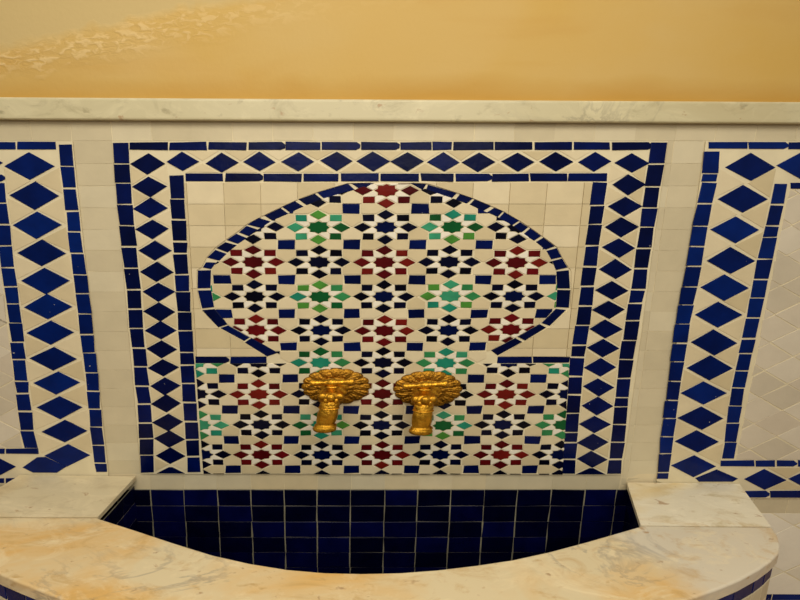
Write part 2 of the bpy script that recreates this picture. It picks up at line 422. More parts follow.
DT = [(148,163.7),(183,161.5),(221.5,162.8),(260,161.5),(298,161.6),(336.5,161),(373.6,161.6),(407.4,162),(443.6,162.2),(478.5,162),(518.3,161.7),(556.6,161.7),(594.4,161.5),(632,162.7)]
db = MB()
for k, (u, v) in enumerate(DL): dia(db, u, v, 17.2-2.2*k/15, 10.6-2.2*k/15, BLUE)
for k, (u, v) in enumerate(DR):
    if k: dia(db, u, v, 17.2-1.8*k/15, 10.4-2*k/15, BLUE)
for k, (u, v) in enumerate(DT):
    if k: dia(db, u, v, 16.6+random.uniform(-.6, .6), 9.8, BLUE)
for (u, a, b, v) in ((170.4, 156.5, 184.6, 473.4), (591.5, 576.5, 605.5, 474.4)):
    db.tile(px([(a, v), (b, v), (u+2, v-6.2), (u-2, v-6.2)]), BLUE, gap=0, jit=.0003, h=.0030, base=.0026)
tris_v(db, DL+[(170.6, 473)], OLr, ILl, CREAM); tris_v(db, DR+[(591, 474.2)], IRr, ORl, CREAM)
tris_h(db, DT[1:-1], 150, 173.4, CREAM)
part(db, 'diamond_band', cp, cp)

SEG = [[(245,342.6),(251.4,338),(277.6,352.7),(267,356.5)],[(220.3,328),(228,325.5),(250,337.6),(244,341)],[(202,310),(214.7,309),(228,324.3),(218.4,327.4)],
 [(197.7,290.3),(210.5,290),(214,307),(202,308.7)],[(197.7,270.5),(211,270),(210.5,288),(197.7,288.5)],[(202.8,267.4),(206,262),(215.7,262.5),(211.6,269)],
 [(207.5,257.5),(215.8,249.8),(226.8,253.9),(219.9,261)],[(216.3,247.8),(225.4,242),(237,245.6),(228,252.5)],[(226.8,240),(236.4,233.6),(246.6,238),(237.8,244)],
 [(238.6,232),(246.6,226),(257.6,229.4),(249.3,236.4)],[(248,224.5),(258.4,217.6),(270.8,221.6),(261.7,228)],[(264.4,215.6),(280.4,208),(288.6,213.5),(272.5,220.6)],
 [(282.3,207),(295,201),(303.8,206.6),(290.6,212.6)],[(299,199.7),(314.8,193.7),(322,199),(307,205.4)],[(317.5,192.8),(347.8,183.4),(354.6,189.6),(324.4,198.6)],
 [(351,183),(374,183),(361.5,189.8)],
 [(410,183),(426,184),(422.6,190.6)],[(428,184.6),(457,193.2),(452,198.3),(425.4,191.3)],[(459.8,194),(473,198.3),(466.6,203.6),(455.6,199.5)],
 [(475,199.5),(491.4,205.8),(483,211),(469.4,204.4)],[(494,207.8),(503,211.2),(497.7,217),(487,212.4)],[(504.5,212.4),(519,220.6),(512,225.2),(499,218.2)],
 [(520.5,222),(528.5,227),(521.6,232.4),(513.6,226.6)],[(530.5,228.3),(541.4,236),(534,240.7),(523.6,234)],[(543.6,237.6),(555,246),(545.6,249.6),(536,242)],
 [(556.6,248),(561,257),(551.6,259.6),(546.6,251)],[(562,258.6),(567.6,267.6),(556,270),(552.6,261)],[(569,270),(570,288.6),(557.4,288.3),(556.4,271.6)],
 [(570,290.2),(569,307.5),(555.8,307),(557.4,289.8)],[(566,310),(549.6,325.8),(541.4,323),(556,309)],[(546,327.4),(525,340.4),(517.6,336.6),(539.6,324.2)],[(522,341.8),(497.4,355.4),(491,350.6),(514.8,338)]]
ab = MB()
for q in SEG[:16]: ab.tile(px(q), BLUE, gap=0, jit=.0004, h=.0030, base=.0026)
part(ab, 'arch_border', cp, cp); ab = MB()
for q in SEG[16:]: ab.tile(px(q), BLUE, gap=0, jit=.0004, h=.0030, base=.0026)
part(ab, 'arch_border', cp, cp)
for cc in ([194.5,229,268], [496.5,532.5,570.5]):
    ab = MB(); hstrip(ab, 356.7, 363.1, cc, BLUE); part(ab, 'arch_foot_strip', cp, cp)

# region of the star field: the arch, and the oblong below it
left_in  = [(278,353),(251,337.6),(228,324.6),(214.6,308),(210.8,289),(211.4,270),(216.4,262),(227,253),(237.4,245),(247,237.6),(258.5,229),(271.5,221),(289,213),(304,206),(323,198.4),(355,189.4),(361.5,189.6),(374,183.4)]
right_in = [(410,183.4),(422.6,190),(425,191),(452,198),(466.4,203.2),(482.6,210.6),(497,216.6),(511.5,224.6),(521,232),(533,240.2),(545,249.3),(551,259.2),(555.6,269.4),(557.2,288.6),(555.4,307.4),(541,323),(517.4,336.4),(490.6,350.4)]
def hull(p):
    p = sorted(p); 
    def half(p):
        h = []
        for q in p:
            while len(h) > 1 and (h[-1][0]-h[-2][0])*(q[1]-h[-2][1])-(h[-1][1]-h[-2][1])*(q[0]-h[-2][0]) <= 0: h.pop()
            h.append(q)
        return h
    return half(p)[:-1]+half(p[::-1])[:-1]
arch = hull(px([(442,376),(318,376)]+left_in+right_in))
gate = ccw(px([(277.5,352),(276,380),(494,380),(491.5,350)]))
def inside(p, conv): return all((b[0]-a[0])*(p[1]-a[1])-(b[1]-a[1])*(p[0]-a[0]) >= -1e-6 for a, b in zip(conv, conv[1:]+conv[:1]))
low = ccw(px([(195.2,363.4),(203.2,473.8),(562.6,474.6),(569.4,363.6)]))
zsplit = at_wall(385, 361)[1]
# star lattice on the wall
rowv = [190.2,228.6,264,299,331.5,362.4,394.3,425.6,454.8]
zc0, zc1 = at_wall(385, rowv[0])[1], at_wall(385, rowv[-1])[1]
DZ = (zc0-zc1)/8
c_top, c_bot = at_wall(386, 190.2), at_wall(381.6, 454.8)
xs_top = (at_wall(516.7, 264)[0]-at_wall(253.6, 264)[0])/4
xs_bot = (at_wall(500, 455)[0]-at_wall(261, 455)[0])/4
print('lattice', DZ, xs_top, xs_bot)
sf = MB()
sf.slab(px([(194,363),(202,474),(563.5,474.7),(570,363),(497,363),(491,350),(520,337),(543,323),(557,307),(558.5,288),(556,269),(545,249),(512,224),(466,202),(420,184),(372,183.5),(305,205),(258,228),(216,261),(211,270),(210,289),(214,308),(228,325),(251,338),(278,353)]), GROUT, .0036)
def put(poly, mats, **k):
    cz = sum(p[1] for p in poly)/len(poly); cx = sum(p[0] for p in poly)/len(poly)
    if all(inside(p, arch) or inside(p, gate) or inside(p, low) for p in poly): q = poly
    elif cz > zsplit: q = clip(ccw(poly), arch)
    else: q = clip(ccw(poly), low)
    if q and len(q) > 2: sf.tile(q, mats, base=.003, **k)
def cell(r, c, fr=0.0):
    rr = r+fr; z = zc0-rr*DZ; t = rr/8
    x0 = c_top[0]+(c_bot[0]-c_top[0])*t
    xs = xs_top+(xs_bot-xs_top)*t
    return x0+c*xs, z, xs
def poly_at(x, z, xs, pts): return [(x+a*xs, z+b*DZ) for a, b in pts]
def rot45(pts, k):
    cs = [(1,0),(0,1),(-1,0),(0,-1)][k % 4]
    return [(a*cs[0]-b*cs[1], a*cs[1]+b*cs[0]) for a, b in pts]
STAR = [((.180 if i % 2 == 0 else .142)*math.cos(math.pi*i/8), (.180 if i % 2 == 0 else .142)*math.sin(math.pi*i/8)) for i in range(16)]
DIAM = [(.205,0),(.345,-.135),(.485,0),(.345,.135)]
RECT = [(.172,.172),(.345,.172),(.345,.345),(.172,.345)]
KITE = [(.200,.008),(.335,.146),(.338,.166),(.166,.166),(.138,.136),(.140,.060)]
def mirror(p): return [(b, a) for a, b in p]
for r in range(-1, 10):
    for c in range(-4, 5):
        x, z, xs = cell(r, c)
        x += random.gauss(0, .0022); z += random.gauss(0, .0012)
        even = c % 2 == 0
        if r == 9: main = INK
        elif even: main = RED if r % 2 == 0 else INK
        else: main = GREEN if r % 2 else INK
        starm = MBLUE if (main is INK and random.random() < .75) else main
        if main is GREEN: starm = [random.choice([GREEN[0], GREEN[3], GREEN[4]])]
        gset = GREEN if main is not GREEN else random.choice([GREEN, GREEN[:5], GREEN[2:5]])
        pick = gset if main is GREEN else main
        put(poly_at(x, z, xs, STAR), starm, h=.0030, gap=.0008, jit=.0003, bev=.0007)
        for k in range(4):
            put(poly_at(x, z, xs, rot45(DIAM, k)), pick, h=.0030, gap=.0010, jit=.0005, bev=.0007)
            put(poly_at(x, z, xs, rot45(RECT, k)), pick, h=.0030, gap=.0004, jit=.0005, bev=.0007)
            put(poly_at(x, z, xs, rot45(KITE, k)), WHITE, h=.0026, gap=.0008, jit=.0002, bev=.0006)
            put(poly_at(x, z, xs, rot45(mirror(KITE), k)), WHITE, h=.0026, gap=.0008, jit=.0002, bev=.0006)
        xq, zq, xs = cell(r, c+.5, .5)
        xq += random.gauss(0, .0015)
        put(poly_at(xq, zq, xs, [(-.128,-.130),(.128,-.130),(.128,.130),(-.128,.130)]), BLUE, h=.0030, gap=.0006, jit=.0009, bev=.0008)
        # cream pieces: long hexagons between neighbouring stars' points
        g = [(-.014,.505),(-.155,.360),(-.350,.360),(-.372,.362),(-.372,.638),(-.350,.640),(-.155,.640)]
        for sgn in (0, 1):
            pass
        # to the right of star: between squares above/below (cells around (c+.5, r))
        xm, zm, xs = cell(r, c+.5, 0)
        put(poly_at(xm, zm, xs, [(-.008,0),(-.145,.148),(-.145,.358),(.145,.358),(.145,.148),(.008,0)]), CREAM, h=.0022, gap=.0012, jit=.0004, bev=.0006)
        put(poly_at(xm, zm, xs, [(-.008,0),(.008,0),(.145,-.148),(.145,-.358),(-.145,-.358),(-.145,-.148)]), CREAM, h=.0022, gap=.0012, jit=.0004, bev=.0006)
        xm, zm, xs = cell(r, c, .5)
        put(poly_at(xm, zm, xs, [(0,-.008),(-.148,-.145),(-.360,-.145),(-.360,.145),(-.148,.145),(0,.008)]), CREAM, h=.0022, gap=.0012, jit=.0004, bev=.0006)
        put(poly_at(xm, zm, xs, [(0,-.008),(0,.008),(.148,.145),(.360,.145),(.360,-.145),(.148,-.145)]), CREAM, h=.0022, gap=.0012, jit=.0004, bev=.0006)
part(sf, 'star_field', cp, cp)

# spandrels: plain cream tiles around the arch (its tiles are trimmed to the curve)
def spandrel(outer):
    mb = MB()
    arch_out = [p for p in outer]
    for a, b, side in arch_out:
        reg = px(side)
        grid_tiles(mb, reg, CREAM, at_wall(261, 200)[0], at_wall(300, 204)[1], tw=.1235, th=.0722, gap=.001)
    mb.v = [(x, y-.003, z) for x, y, z in mb.v]
    return mb
def spand_left():
    out = [(373,182.6),(347,183.2),(317.5,192),(298,199.2),(281,207),(263,215.6),(247,224),(237.6,231.6),(226,239.6),(215.4,247.4),(206.6,257.2),(202,266.6),(196.9,270.2),(196.9,289),(201,309.4),(219.4,328.4),(244,342),(267,356.2)]
    base = [(ip(ILr, v)+1, v) for _, v in out]
    return [(0, 0, [base[i], base[i+1], out[i+1], out[i]]) for i in range(len(out)-1)]
def spand_right():
    out = [(412,182.6),(428,183.6),(458,193),(474,198.6),(493,206.6),(504,211.6),(520,221),(530,227.4),(543,236.6),(556.6,246.6),(562,257.4),(568.4,267.4),(571,270),(571,289.2),(570,308.4),(550.4,326.6),(525,341),(498,356.2)]
    base = [(ip(IRl, v)-1, v) for _, v in out]
    return [(0, 0, [out[i], out[i+1], base[i+1], base[i]]) for i in range(len(out)-1)]
def spandrel_mesh(quads, seed):
    """whole tiles in a grid, each trimmed against the arch by walking down in thin courses"""
    mb = MB(); tw, th = .1235, .0722
    oxs, ozs = at_wall(261, 200)[0]-seed, at_wall(300, 204)[1]
    rings = [ccw(px(q[2])) for q in quads]
    for r in rings:
        x0 = min(p[0] for p in r); x1 = max(p[0] for p in r); zz0 = min(p[1] for p in r); zz1 = max(p[1] for p in r)
        for j in range(math.floor((zz0-ozs)/th), math.ceil((zz1-ozs)/th)+1):
            for i in range(math.floor((x0-oxs)/tw), math.ceil((x1-oxs)/tw)+1):
                g = .0007
                q = [(oxs+i*tw+g*SX, ozs+j*th+g), (oxs+(i+1)*tw-g*SX, ozs+j*th+g), (oxs+(i+1)*tw-g*SX, ozs+(j+1)*th-g), (oxs+i*tw+g*SX, ozs+(j+1)*th-g)]
                q = clip(q, r)
                if q and area2(q) > 1e-5: mb.slab(q, [CREAM[(i*7+j*3+i*j) % 4]], .004, base=.003)
    return mb
part(spandrel_mesh(spand_left(), 0), 'spandrel', cp, cp)
part(spandrel_mesh(spand_right(), .03), 'spandrel', cp, cp)

# ---- left and right panels (cut off by the frame in the photo)
lp = thing('mosaic_panel', 'blue diamond bordered tile panel left of the arched mosaic, at the left edge', 'mosaic', (at_wall(-60, 484)[0], -SO, at_wall(-60, 484)[1]))
rp = thing('mosaic_panel', 'blue diamond bordered tile panel right of the arched mosaic, above the marble shelf', 'mosaic', (at_wall(860, 498)[0], -SO, at_wall(860, 498)[1]))
lp['group'] = rp['group'] = cp['group'] = 'zellige panels on the fountain wall'
LOl = [(144,57.8),(187,63),(232,67.8),(313,78),(400,88),(435,91),(472.5,95.5)]
LOr = [(144,71),(187,75.5),(232,80.8),(313,91.5),(400,99.8),(435,102.5),(472.5,107)]
LIl = [(182,-9.5),(225,-4.5),(240,-3),(313,8.5),(380,14.5),(440,22),(453.5,26)]
LIr = [(182,4),(225,9.5),(240,10.5),(313,20.5),(380,27.5),(440,35),(453.5,39)]
cL = [144,166.3,188.3,211,232,253,275,293.5,314,334.5,353,372.6,391,409.2,427,445.3,463.3,472.6]
cLI = [182,203,224.5,245.6,267.5,286.8,304,323,342.3,359.8,381,393.5,411.5,430.6,448.4]
pl = px([(-330,141),(72,141),(108,473),(108,484.6),(-330,484.6)])
bk = MB(); bk.slab(pl, GROUT, .003); part(bk, 'grout_bed', lp, lp)
ob = MB(); vstrip(ob, LOl, LOr, cL, SBLUE)
hstrip(ob, 142, 149.6, [-330,-291,-252,-213,-174,-135,-96,-58,-22,16.5,56.5], SBLUE)
part(ob, 'outer_border', lp, lp); ob = MB()
hstrip(ob, 478.2, 483.4, [-330,-295,-260,-225,-190,-155,-120,-85,-52,-24,5,24,50,76], SBLUE)
part(ob, 'bottom_border', lp, lp)
ib = MB(); vstrip(ib, LIl, LIr, cLI, SBLUE)
hstrip(ib, 448.6, 453.6, [-330,-296,-262,-228,-194,-160,-126,-92,-60,-28,5,39.5], SBLUE)
hstrip(ib, 174.5, 181.5, [-330,-291,-252,-213,-174,-135,-96,-58,-34,5], SBLUE)
part(ib, 'inner_border', lp, lp)
LD = [(30,166),(35,195.5),(37.2,225.5),(42,253),(45.3,280.6),(47.7,307),(50,332.7),(53,358.6),(57,383),(59.6,407.6),(64,431.5),(67.4,455.4)]
db = MB()
for k, (u, v) in enumerate(LD): dia(db, u, v, 25.2-2.6*k/11, 14.4-3.4*k/11, SBLUE)
db.tile(px([(22.6,467.4),(37,457.4),(45,457.2),(66,466.6),(57,472.6),(33,472.6)]), SBLUE, gap=0, jit=.0003, h=.0030, base=.0026)
LT = [(30-51.5*i, 163.5) for i in range(7)]
for u, v in LT[1:]: dia(db, u, v, 24.5, 13, SBLUE)
LB = [(-6.5-43.5*i, 467) for i in range(7)]
for u, v in LB: dia(db, u, v, 22.5, 11, SBLUE)
tris_v(db, LD, LIr, LOl, CREAM); tris_h(db, LT[1:][::-1], 149.8, 175, CREAM); tris_h(db, LB[::-1], 453.8, 478, CREAM)
part(db, 'diamond_band', lp, lp)
fd = MB(); diamond_tiles(fd, px([(-330,181.8),(-9.5,181.8),(22,448),(-330,448)]), WHITER, at_wall(-10, 200)[0], at_wall(0, 250)[1], .094, .052)
fd.v = [(x, y-.003, z) for x, y, z in fd.v]
part(fd, 'lozenge_field', lp, lp)

ROl = [(150,704.8),(182,701.5),(230,692.2),(255,688.5),(325,675.2),(400,665.8),(445,660),(480,657.4)]
ROr = [(150,719.8),(182,717),(230,706.8),(255,703.5),(325,689.6),(400,678.4),(445,672.4),(480,667.2)]
RIl = [(183,774.8),(231,764.8),(268,756.2),(330,744),(400,730),(459,722.6)]
RIr = [(183,788),(231,778),(268,770.6),(330,757.2),(400,742.2),(459,734.6)]
cR = [151,173.3,182.2,203.6,226,246.5,266,287,304.8,324,343.3,361.8,381,400.4,418.5,436.6,454,472.4,479.6]
cRI = [183,204.4,226,237.4,259,279.6,297.8,317.8,338.5,353.6,371,388,406,423.5,442,459]
pr = px([(706.5,141),(657,481.5),(725,498.5),(1130,498.5),(1130,141)])
bk = MB(); bk.slab(pr, GROUT, .003); part(bk, 'grout_bed', rp, rp)
ob = MB(); vstrip(ob, ROl, ROr, cR, SBLUE)
hstrip(ob, 142, 149, [708,748.5,788,828,868,908,948,988,1028,1068,1108], SBLUE)
part(ob, 'outer_border', rp, rp); ob = MB()
hstrip(ob, 491, 497.6, [730,769.6,809,845,881,917,953,989,1025,1061,1097], SBLUE)
part(ob, 'bottom_border', rp, rp)
ib = MB(); vstrip(ib, RIl, RIr, cRI, SBLUE)
hstrip(ib, 460.6, 466.4, [720,755,776,797,831,865,899,933,967,1001,1035], SBLUE)
hstrip(ib, 182.6, 189, [790,829,868,907,946,985,1024,1063], SBLUE)
part(ib, 'inner_border', rp, rp)
RD = [(750.2,167),(742.6,199.2),(735.5,230),(730.8,260.3),(724,287.8),(718.8,314.8),(714,342.6),(709.5,368),(703.5,393),(700.5,418),(697.2,441.6),(694,466)]
db = MB()
for k, (u, v) in enumerate(RD): dia(db, u, v, 25-2.8*k/11, 14.2-3*k/11, SBLUE)
db.tile(px([(695.4,478.4),(717,469.4),(738,478.6),(733,481.6),(699,481.6)]), SBLUE, gap=0, jit=.0003, h=.0030, base=.0026)
RT = [(750.2+51*i, 166) for i in range(7)]
for u, v in RT[1:]: dia(db, u, v, 24.6, 13.6, SBLUE)
RBt = [(765.2+44*i, 479.4) for i in range(8)]
for u, v in RBt: dia(db, u, v, 21.5, 10.5, SBLUE)
tris_v(db, RD, ROr, RIl, CREAM); tris_h(db, RT[1:], 149.6, 182.4, CREAM); tris_h(db, RBt, 466.8, 490.6, CREAM)
part(db, 'diamond_band', rp, rp)
fd = MB(); diamond_tiles(fd, px([(789,190),(735.4,460),(1130,460),(1130,190)]), WHITER, at_wall(778, 300)[0], at_wall(778, 300)[1], .094, .052)
fd.v = [(x, y-.003, z) for x, y, z in fd.v]
part(fd, 'lozenge_field', rp, rp)

# ------------------------------------------------------------------ the basin
fb = thing('fountain_basin', 'bow-fronted wall fountain basin lined in dark blue tile with a honey marble rim', 'basin', (at_wall(381, 490)[0], -SO-.009, FZ))
inner = [(97,517.4),(100,518.6),(137.5,530.6),(175,543),(212.5,554.6),(250,563),(287.5,569),(325,572.2),(362,573),(400,572.2),(437.5,569.4),(475,565),(512.5,559.4),(550,551.2),(587.5,541.2),(625,530.4),(641.5,525.6)]
PI_ = [at_rim(*p) for p in inner]
outR = [(772,527),(777.5,535),(780.5,545),(779,553),(771,561),(760,569),(740,580),(720,588.4),(688,599.4)]
outL = [(60,598),(40,590.4),(20,582.6),(0,574),(-14,566),(-24,556),(-29,546),(-30,535),(-27,517)]
PR = [at_rim(*p) for p in outR]; PL = [at_rim(*p) for p in outL]
print('rim pts', PR[-1], PL[0], PI_[0], PI_[8], PI_[-1], 'rimz', RA, RB)
# the bow between, out of frame below
a, b = PR[-1], PL[0]; mid = ((a[0]+b[0])/2, PI_[8][1]-.20)
bow = []
sl = (PR[-1][1]-PR[-2][1])/(PR[-1][0]-PR[-2][0])
for i in range(1, 16):
    t = i/16; w_ = math.sin(math.pi*t)
    lin_y = a[1]+(b[1]-a[1])*t
    apex = mid[1]-(a[1]+b[1])/2
    bow.append((a[0]+(b[0]-a[0])*t, lin_y+apex*(1-(2*t-1)**2)))
OUT = PR+bow+PL
def rim_map(thk):
    return lambda p, h: (p[0], p[1], rim_z(p[0])+h)
def rounded_slab(mb, poly, m, thk, rad, inset_sx=1.3, lift=0.0):
    poly = ccw(poly); levels = [(0, -thk+.004), (.0, -thk+.004), (0, -rad)]
    rings = [(offset(poly, .004, inset_sx), -thk), (poly, -thk+.004)]
    for k in range(0, 5):
        t = k/4*math.pi/2
        rings.append((offset(poly, rad*(1-math.cos(t)), inset_sx) if k else poly, -rad+rad*math.sin(t)))
    pts = [[(x, y, rim_z(x)+h+lift) for x, y in r] for r, h in rings]
    mb.grid(pts, m, closed_u=True)
    mb.face(pts[-1], m); mb.face(pts[0][::-1], m)
fs = MB()
jl, jr = PI_[0], PI_[-1]
front_poly = PI_[::-1]+[at_rim(60, 517.4), at_rim(0, 517.2)]+PL[::-1][0:0]+[p for p in PL[::-1]]+bow[::-1]+PR[::-1]
rounded_slab(fs, front_poly, RIM, .040, .006)
part(fs, 'rim_front_slab', fb, fb, recalc=True)
def on_wall(u, v):                        # push a rim corner back to the wall
    x, y = at_rim(u, v); return (x, .0022)
ls = MB()
rounded_slab(ls, [at_rim(98, 516.6), at_rim(134.5, 477.4), on_wall(136.5, 475), on_wall(21, 473.6), at_rim(15, 478), at_rim(0, 487), at_rim(-27, 516.4)], SLAB, .020, .0012, lift=.0004)
part(ls, 'rim_side_slab', fb, fb, recalc=True)
rs = MB()
rounded_slab(rs, [at_rim(640.6, 525), at_rim(627.5, 485), on_wall(626, 480.9), on_wall(737, 482), at_rim(771, 526.3)], SLABW, .020, .0012, lift=.0004)
part(rs, 'rim_side_slab', fb, fb, recalc=True)

# lining: tiled back, tiled cheeks, front and floor
ln = MB()
FLZ = -.50
zt = at_wall(385, 490, -.0174)[1]
vs = [490,506,522.3,538,552.6,567.8]
zr = [at_wall(385, v, -.0174)[1] for v in vs]
pitch = (zr[0]-zr[-1])/5
xj = [at_wall(u, 490, -.0174)[0] for u in (150,183.3,217,250.6,284,317,350.5,385,418,451.3,485,518,552,585.6,617)]
xp = (xj[-1]-xj[0])/14
cornL, cornR = at_rim(134.5, 477.4), at_rim(627.5, 485)
xs_ = [xj[0]-2*xp, xj[0]-xp]+xj+[xj[-1]+xp]
ln.slab([(xs_[0], FLZ), (xs_[-1], FLZ), (xs_[-1], zt), (xs_[0], zt)], DGROUT, .002)
for i in range(len(xs_)-1):
    for j in range(7):
        z1 = zt-j*pitch; z2 = max(FLZ, z1-pitch)
        if z1-z2 < .01: continue
        ln.tile([(xs_[i], z2), (xs_[i+1], z2), (xs_[i+1], z1), (xs_[i], z1)], LBLUE, h=.004, base=.001, gap=.0026, jit=.0006, bev=.0008)
def cheek(p0, p1, flip, n=4, mats=LBLUE, z_top=None, z_bot=FLZ, gr=DGROUT, rowsz=None, gap=.0034):
    (x0, y0), (x1, y1) = p0, p1; L = math.hypot(x1-x0, y1-y0)
    nx, ny = -(y1-y0)/L, (x1-x0)/L
    if flip: nx, ny = -nx, -ny
    mp = lambda p, h: (x0+(x1-x0)*p[0]/L+nx*h, y0+(y1-y0)*p[0]/L+ny*h, p[1])
    zt_ = z_top if z_top is not None else rim_z((x0+x1)/2)-.038
    ln_.slab([(0, z_bot), (L, z_bot), (L, zt_), (0, zt_)], gr, .002, mp=mp)
    rr = rowsz or [zt_-k*pitch for k in range(9)]
    for a_, b_ in zip(rr, rr[1:]):
        b_ = max(b_, z_bot)
        if a_-b_ < .008: continue
        for k in range(n):
            ln_.tile([(L*k/n, b_), (L*(k+1)/n, b_), (L*(k+1)/n, a_), (L*k/n, a_)], mats, h=.004, base=.001, gap=gap, jit=.0005, bev=.0008, mp=mp, sx=1.0)
ln_ = ln
e = .010
cheek((PI_[0][0]-e, PI_[0][1]-.02), (on_wall(136.5, 475)[0]-e, 0), True, 3)
cheek((PI_[-1][0]+e, PI_[-1][1]-.02), (on_wall(626, 481)[0]+e, 0), False, 3)
for i in range(len(PI_)-1): cheek((PI_[i][0], PI_[i][1]-.012), (PI_[i+1][0], PI_[i+1][1]-.012), False, 1)
ln.face([(x, y-.012, FLZ+.001) for x, y in PI_]+[(PI_[-1][0], 0, FLZ+.001), (PI_[0][0], 0, FLZ+.001)], LBLUE[1])
part(ln, 'blue_tile_lining', fb, fb)
# the curved outer face below the rim: a blue course, then white tiles down to the floor
ow = MB(); ln_ = ow
ring = offset(ccw(front_poly), .010, 1.3)
fp = ccw(front_poly)
outset = {tuple(p) for p in OUT}
face_pts = [ring[i] for i in range(len(fp)) if tuple(fp[i]) in outset]
if face_pts[0][0] > face_pts[-1][0]: face_pts = face_pts[::-1]
face_pts = [(face_pts[0][0]+.01, -.004)]+face_pts+[(face_pts[-1][0]-.04, -.004)]
for p0, p1 in zip(face_pts, face_pts[1:]):
    L = math.hypot(p1[0]-p0[0], p1[1]-p0[1])
    if L < .004: continue
    zt2 = rim_z((p0[0]+p1[0])/2)-.0405
    cheek(p0, p1, True, max(1, round(L/.11)), SBLUE, z_top=zt2, z_bot=zt2-.050, gr=GROUT, rowsz=[zt2, zt2-.050], gap=.005)
    cheek(p0, p1, True, max(1, round(L/.11)), OFFW, z_top=zt2-.050, z_bot=FZ, gr=GROUT)
part(ow, 'front_wall', fb, fb)

# ------------------------------------------------------------------ brass taps
def lathe(mb, prof, n, frame, m, cap=True):
    """prof = (distance along axis, radius); frame(d) -> (origin, axis_u, axis_v)"""
    pts = []
    for d, r in prof:
        o, au, av = frame(d)
        pts.append([tuple(o+au*(r*math.cos(2*math.pi*k/n))+av*(r*math.sin(2*math.pi*k/n))) for k in range(n)])
    mb.grid(pts, m, closed_u=True)
    if cap: mb.face(pts[0][::-1], m); mb.face(pts[-1], m)
def tube(mb, path, radii, n, m, sx=SX, lobes=None):
    P = [Vector(p) for p in path]; pts = []
    for i, p in enumerate(P):
        t = (P[min(i+1, len(P)-1)]-P[max(i-1, 0)]).normalized()
        a = Vector((1, 0, 0)); bvec = t.cross(a).normalized()
        row = []
        for k in range(n):
            an = 2*math.pi*k/n; r = radii[i]
            if lobes: r *= 1+lobes[i]*math.cos(8*an)
            q = p+a*(r*sx*math.cos(an))+bvec*(r*math.sin(an)); row.append(tuple(q))
        pts.append(row)
    mb.grid(pts, m, closed_u=True); mb.face(pts[0][::-1], m); mb.face(pts[-1], m)
def smooth_path(keys, n):
    """Catmull-Rom through (x, y, z, r, lobe) keys"""
    out = []; K = [keys[0]]+keys+[keys[-1]]
    for s in range(len(keys)-1):
        p0, p1, p2, p3 = K[s:s+4]
        for k in range(n):
            t = k/n
            out.append([.5*(2*b_+(c_-a_)*t+(2*a_-5*b_+4*c_-d_)*t*t+(3*b_-a_-3*c_+d_)*t**3) for a_, b_, c_, d_ in zip(p0, p1, p2, p3)])
    out.append(list(keys[-1])); return out
def ball(mb, c, r, m, sx=SX, n=14):
    pts = []
    for i in range(n//2+1):
        t = math.pi*i/(n//2); rr = max(math.sin(t), 1e-3)
        pts.append([(c[0]+r[0]*sx*rr*math.cos(2*math.pi*k/n), c[1]+r[1]*rr*math.sin(2*math.pi*k/n), c[2]+r[2]*math.cos(t)) for k in range(n)])
    mb.grid(pts, m, closed_u=True)
LEAN = -.34
def lx(p): return LEAN*p
